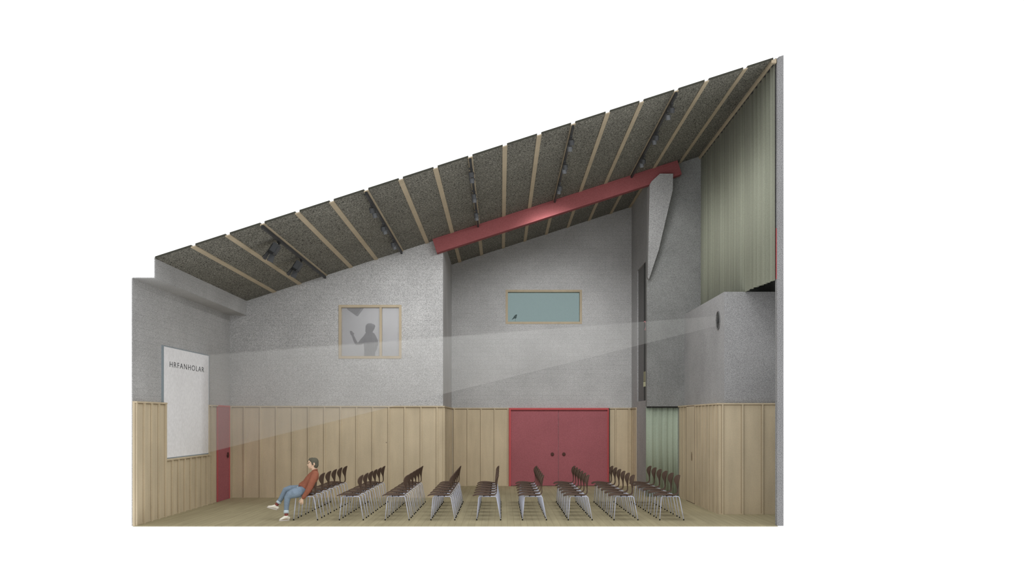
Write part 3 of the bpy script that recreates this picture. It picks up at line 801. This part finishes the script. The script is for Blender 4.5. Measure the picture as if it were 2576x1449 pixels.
hl = Vector(q(528, 1340, -.215)); hl.z = fz+.0; to_ = Vector(q(345, 1350, -.33)); to_.z = fz
an = Vector(q(490, 1300, -.245)); bl = to_*.62+hl*.38+Vector((0, 0, .022))
shoe(person, hl, Vector((an.x, an.y, .062)), to_, bl, (0, 0, -1))
hl2, to2 = q(292, 1150, .03), q(108, 1078, .03)
dnn = Vector((to2.z-hl2.z, 0, -(to2.x-hl2.x))).normalized()
if dnn.z > 0: dnn = -dnn
shoe(person, hl2-dnn*.02, q(262, 1085, .03), to2, to2*.60+hl2*.40-dnn*.022, dnn)

# ------------------------------------------------------------------ figure behind the frosted window
def g(zx, zy, dy=0.0):
    y = 22.95 + dy
    return Vector(((840+zx*.11736-VX)*y/F, y, H-(750+zy*.11736-VY)*y/F))
fig = empty('person', Vector((g(760, 900).x, 22.95, 2.9)), 'dim grey figure with a raised hand behind the frosted pane', 'person')
def gl(b, pts, seg=14):
    P = [g(*p[:3]) for p in pts]; R = [p[3] for p in pts]; E = [p[4] for p in pts]
    tube(b, P, R, seg, E, SIDE); ball(b, P[0], (R[0], E[0], R[0])); ball(b, P[-1], (R[-1], E[-1], R[-1]))
b = new()
ball(b, g(765, 650), (.098, .10, .118), 20); ball(b, g(740, 700), (.075, .08, .075), 16)
gl(b, [(765, 720, 0, .05, .05), (768, 790, 0, .055, .05)])
gl(b, [(770, 860, 0, .14, .10), (770, 1000, 0, .13, .10), (765, 1200, 0, .11, .10), (765, 1330, 0, .12, .11)])
gl(b, [(640, 880, 0, .055, .05), (540, 975, 0, .038, .04), (490, 985, 0, .036, .038), (440, 890, 0, .034, .034), (408, 810, 0, .026, .024)])
gl(b, [(400, 795, 0, .028, .014), (385, 760, 0, .040, .014)], 10)
for k, (tx, ty) in enumerate(((338, 735), (342, 708), (362, 700), (385, 706))):
    P = [g(372+k*9, 752), g((372+k*9+tx)/2, (742+ty)/2, -.01), g(tx, ty, -.015)]
    tube(b, P, [.010, .009, .007], 8); ball(b, P[-1], .007, 8)
P = [g(412, 780), g(428, 760), g(425, 740)]; tube(b, P, [.012, .010, .008], 8)
gl(b, [(850, 850, 0, .06, .06), (900, 950, 0, .045, .05), (895, 1080, 0, .038, .04), (860, 1150, 0, .03, .03)])
# legs down to the room floor
for s in (-1, 1): gl(b, [(765+s*45, 1330, s*.03, .085, .09), (765+s*50, 1500, s*.03, .07, .07)])
blobby(obj('body', b, M['shadow_cloth'], fig), .008, 4, .5)
b = new(); ball(b, g(850, 600), (.04, .05, .045), 14); ball(b, g(775, 625), (.11, .108, .10), 18)
blobby(obj('hair', b, M['shadow_cloth'], fig), .008, 3, .5)
b = new(); gl(b, [(690, 850, 0, .07, .06), (640, 890, 0, .065, .06), (570, 960, 0, .05, .05)]); gl(b, [(850, 850, 0, .07, .07), (895, 930, 0, .06, .06), (900, 1000, 0, .055, .055)])
gl(b, [(770, 850, 0, .15, .11), (775, 960, 0, .155, .115), (765, 1080, 0, .13, .11), (765, 1180, 0, .125, .11)])
blobby(obj('shirt', b, M['shadow_cloth'], fig), .008, 4, .5)
b = new()
for s in (-1, 1): gl(b, [(765+s*30, 1200, s*.03, .10, .10), (765+s*50, 1400, s*.03, .09, .09), (765+s*50, 1500, s*.03, .08, .08)])
blobby(obj('trousers', b, M['shadow_trousers'], fig), .008, 4, .5)
# angular shade hanging behind the pane
lampr = empty('hanging_shade', g(430, 240, .1), 'grey angular lamp shade dimly seen through the frosted pane', 'lamp')
b = new(); prism(b, [g(250, 150, .0), g(640, 150, .0), g(490, 350, .0), g(462, 366, .0), g(290, 245, .0)], (0, .25, 0))
obj('shade', b, M['shadow_trousers'], lampr)
b = new(); tube(b, [g(440, 170, .12), Vector((g(440, 170, .12).x, 23.07, 4.9))], .012, 8)
obj('cord', b, M['charcoal'], lampr)

# ------------------------------------------------------------------ bird on the sill outside window 2
def h(zx, zy, dy=0.0):
    y = Y2+.12 + dy
    return Vector(((1250+zx*.09662-VX)*y/F, y, H-(700+zy*.09662-VY)*y/F))
bird = empty('bird', Vector((h(470, 1060).x, Y2+.12, w2[2]+.06)), 'small dark bird perched on the sill behind the blue pane', 'bird')
b = new()
tube(b, [h(388, 1078), h(420, 1052), h(455, 1020), h(485, 990), h(505, 965), h(512, 950)], [.004, .012, .026, .033, .022, .014], 12, [.004, .012, .026, .030, .020, .014], SIDE)
ball(b, h(506, 958), .019, 12); ball(b, h(482, 1015), (.032, .028, .038), 14)
for s in (-1, 1): tube(b, [h(478, 1050, s*.012), Vector((h(480, 1068).x, Y2+.12+s*.012, w2[2]+.062))], .004, 6)
blobby(obj('body', b, M['bird'], bird), .004, 3, .5)
b = new(); tube(b, [h(514, 950), h(526, 946)], [.006, .001], 8); obj('beak', b, M['charcoal'], bird)
for s in (-1, 1):
    b = new(); tube(b, [h(500, 985, s*.022), h(470, 1015, s*.03), h(425, 1058, s*.014)], [.012, .02, .004], 10, [.004, .006, .003], SIDE)
    obj('wing', b, M['bird'], bird, True)
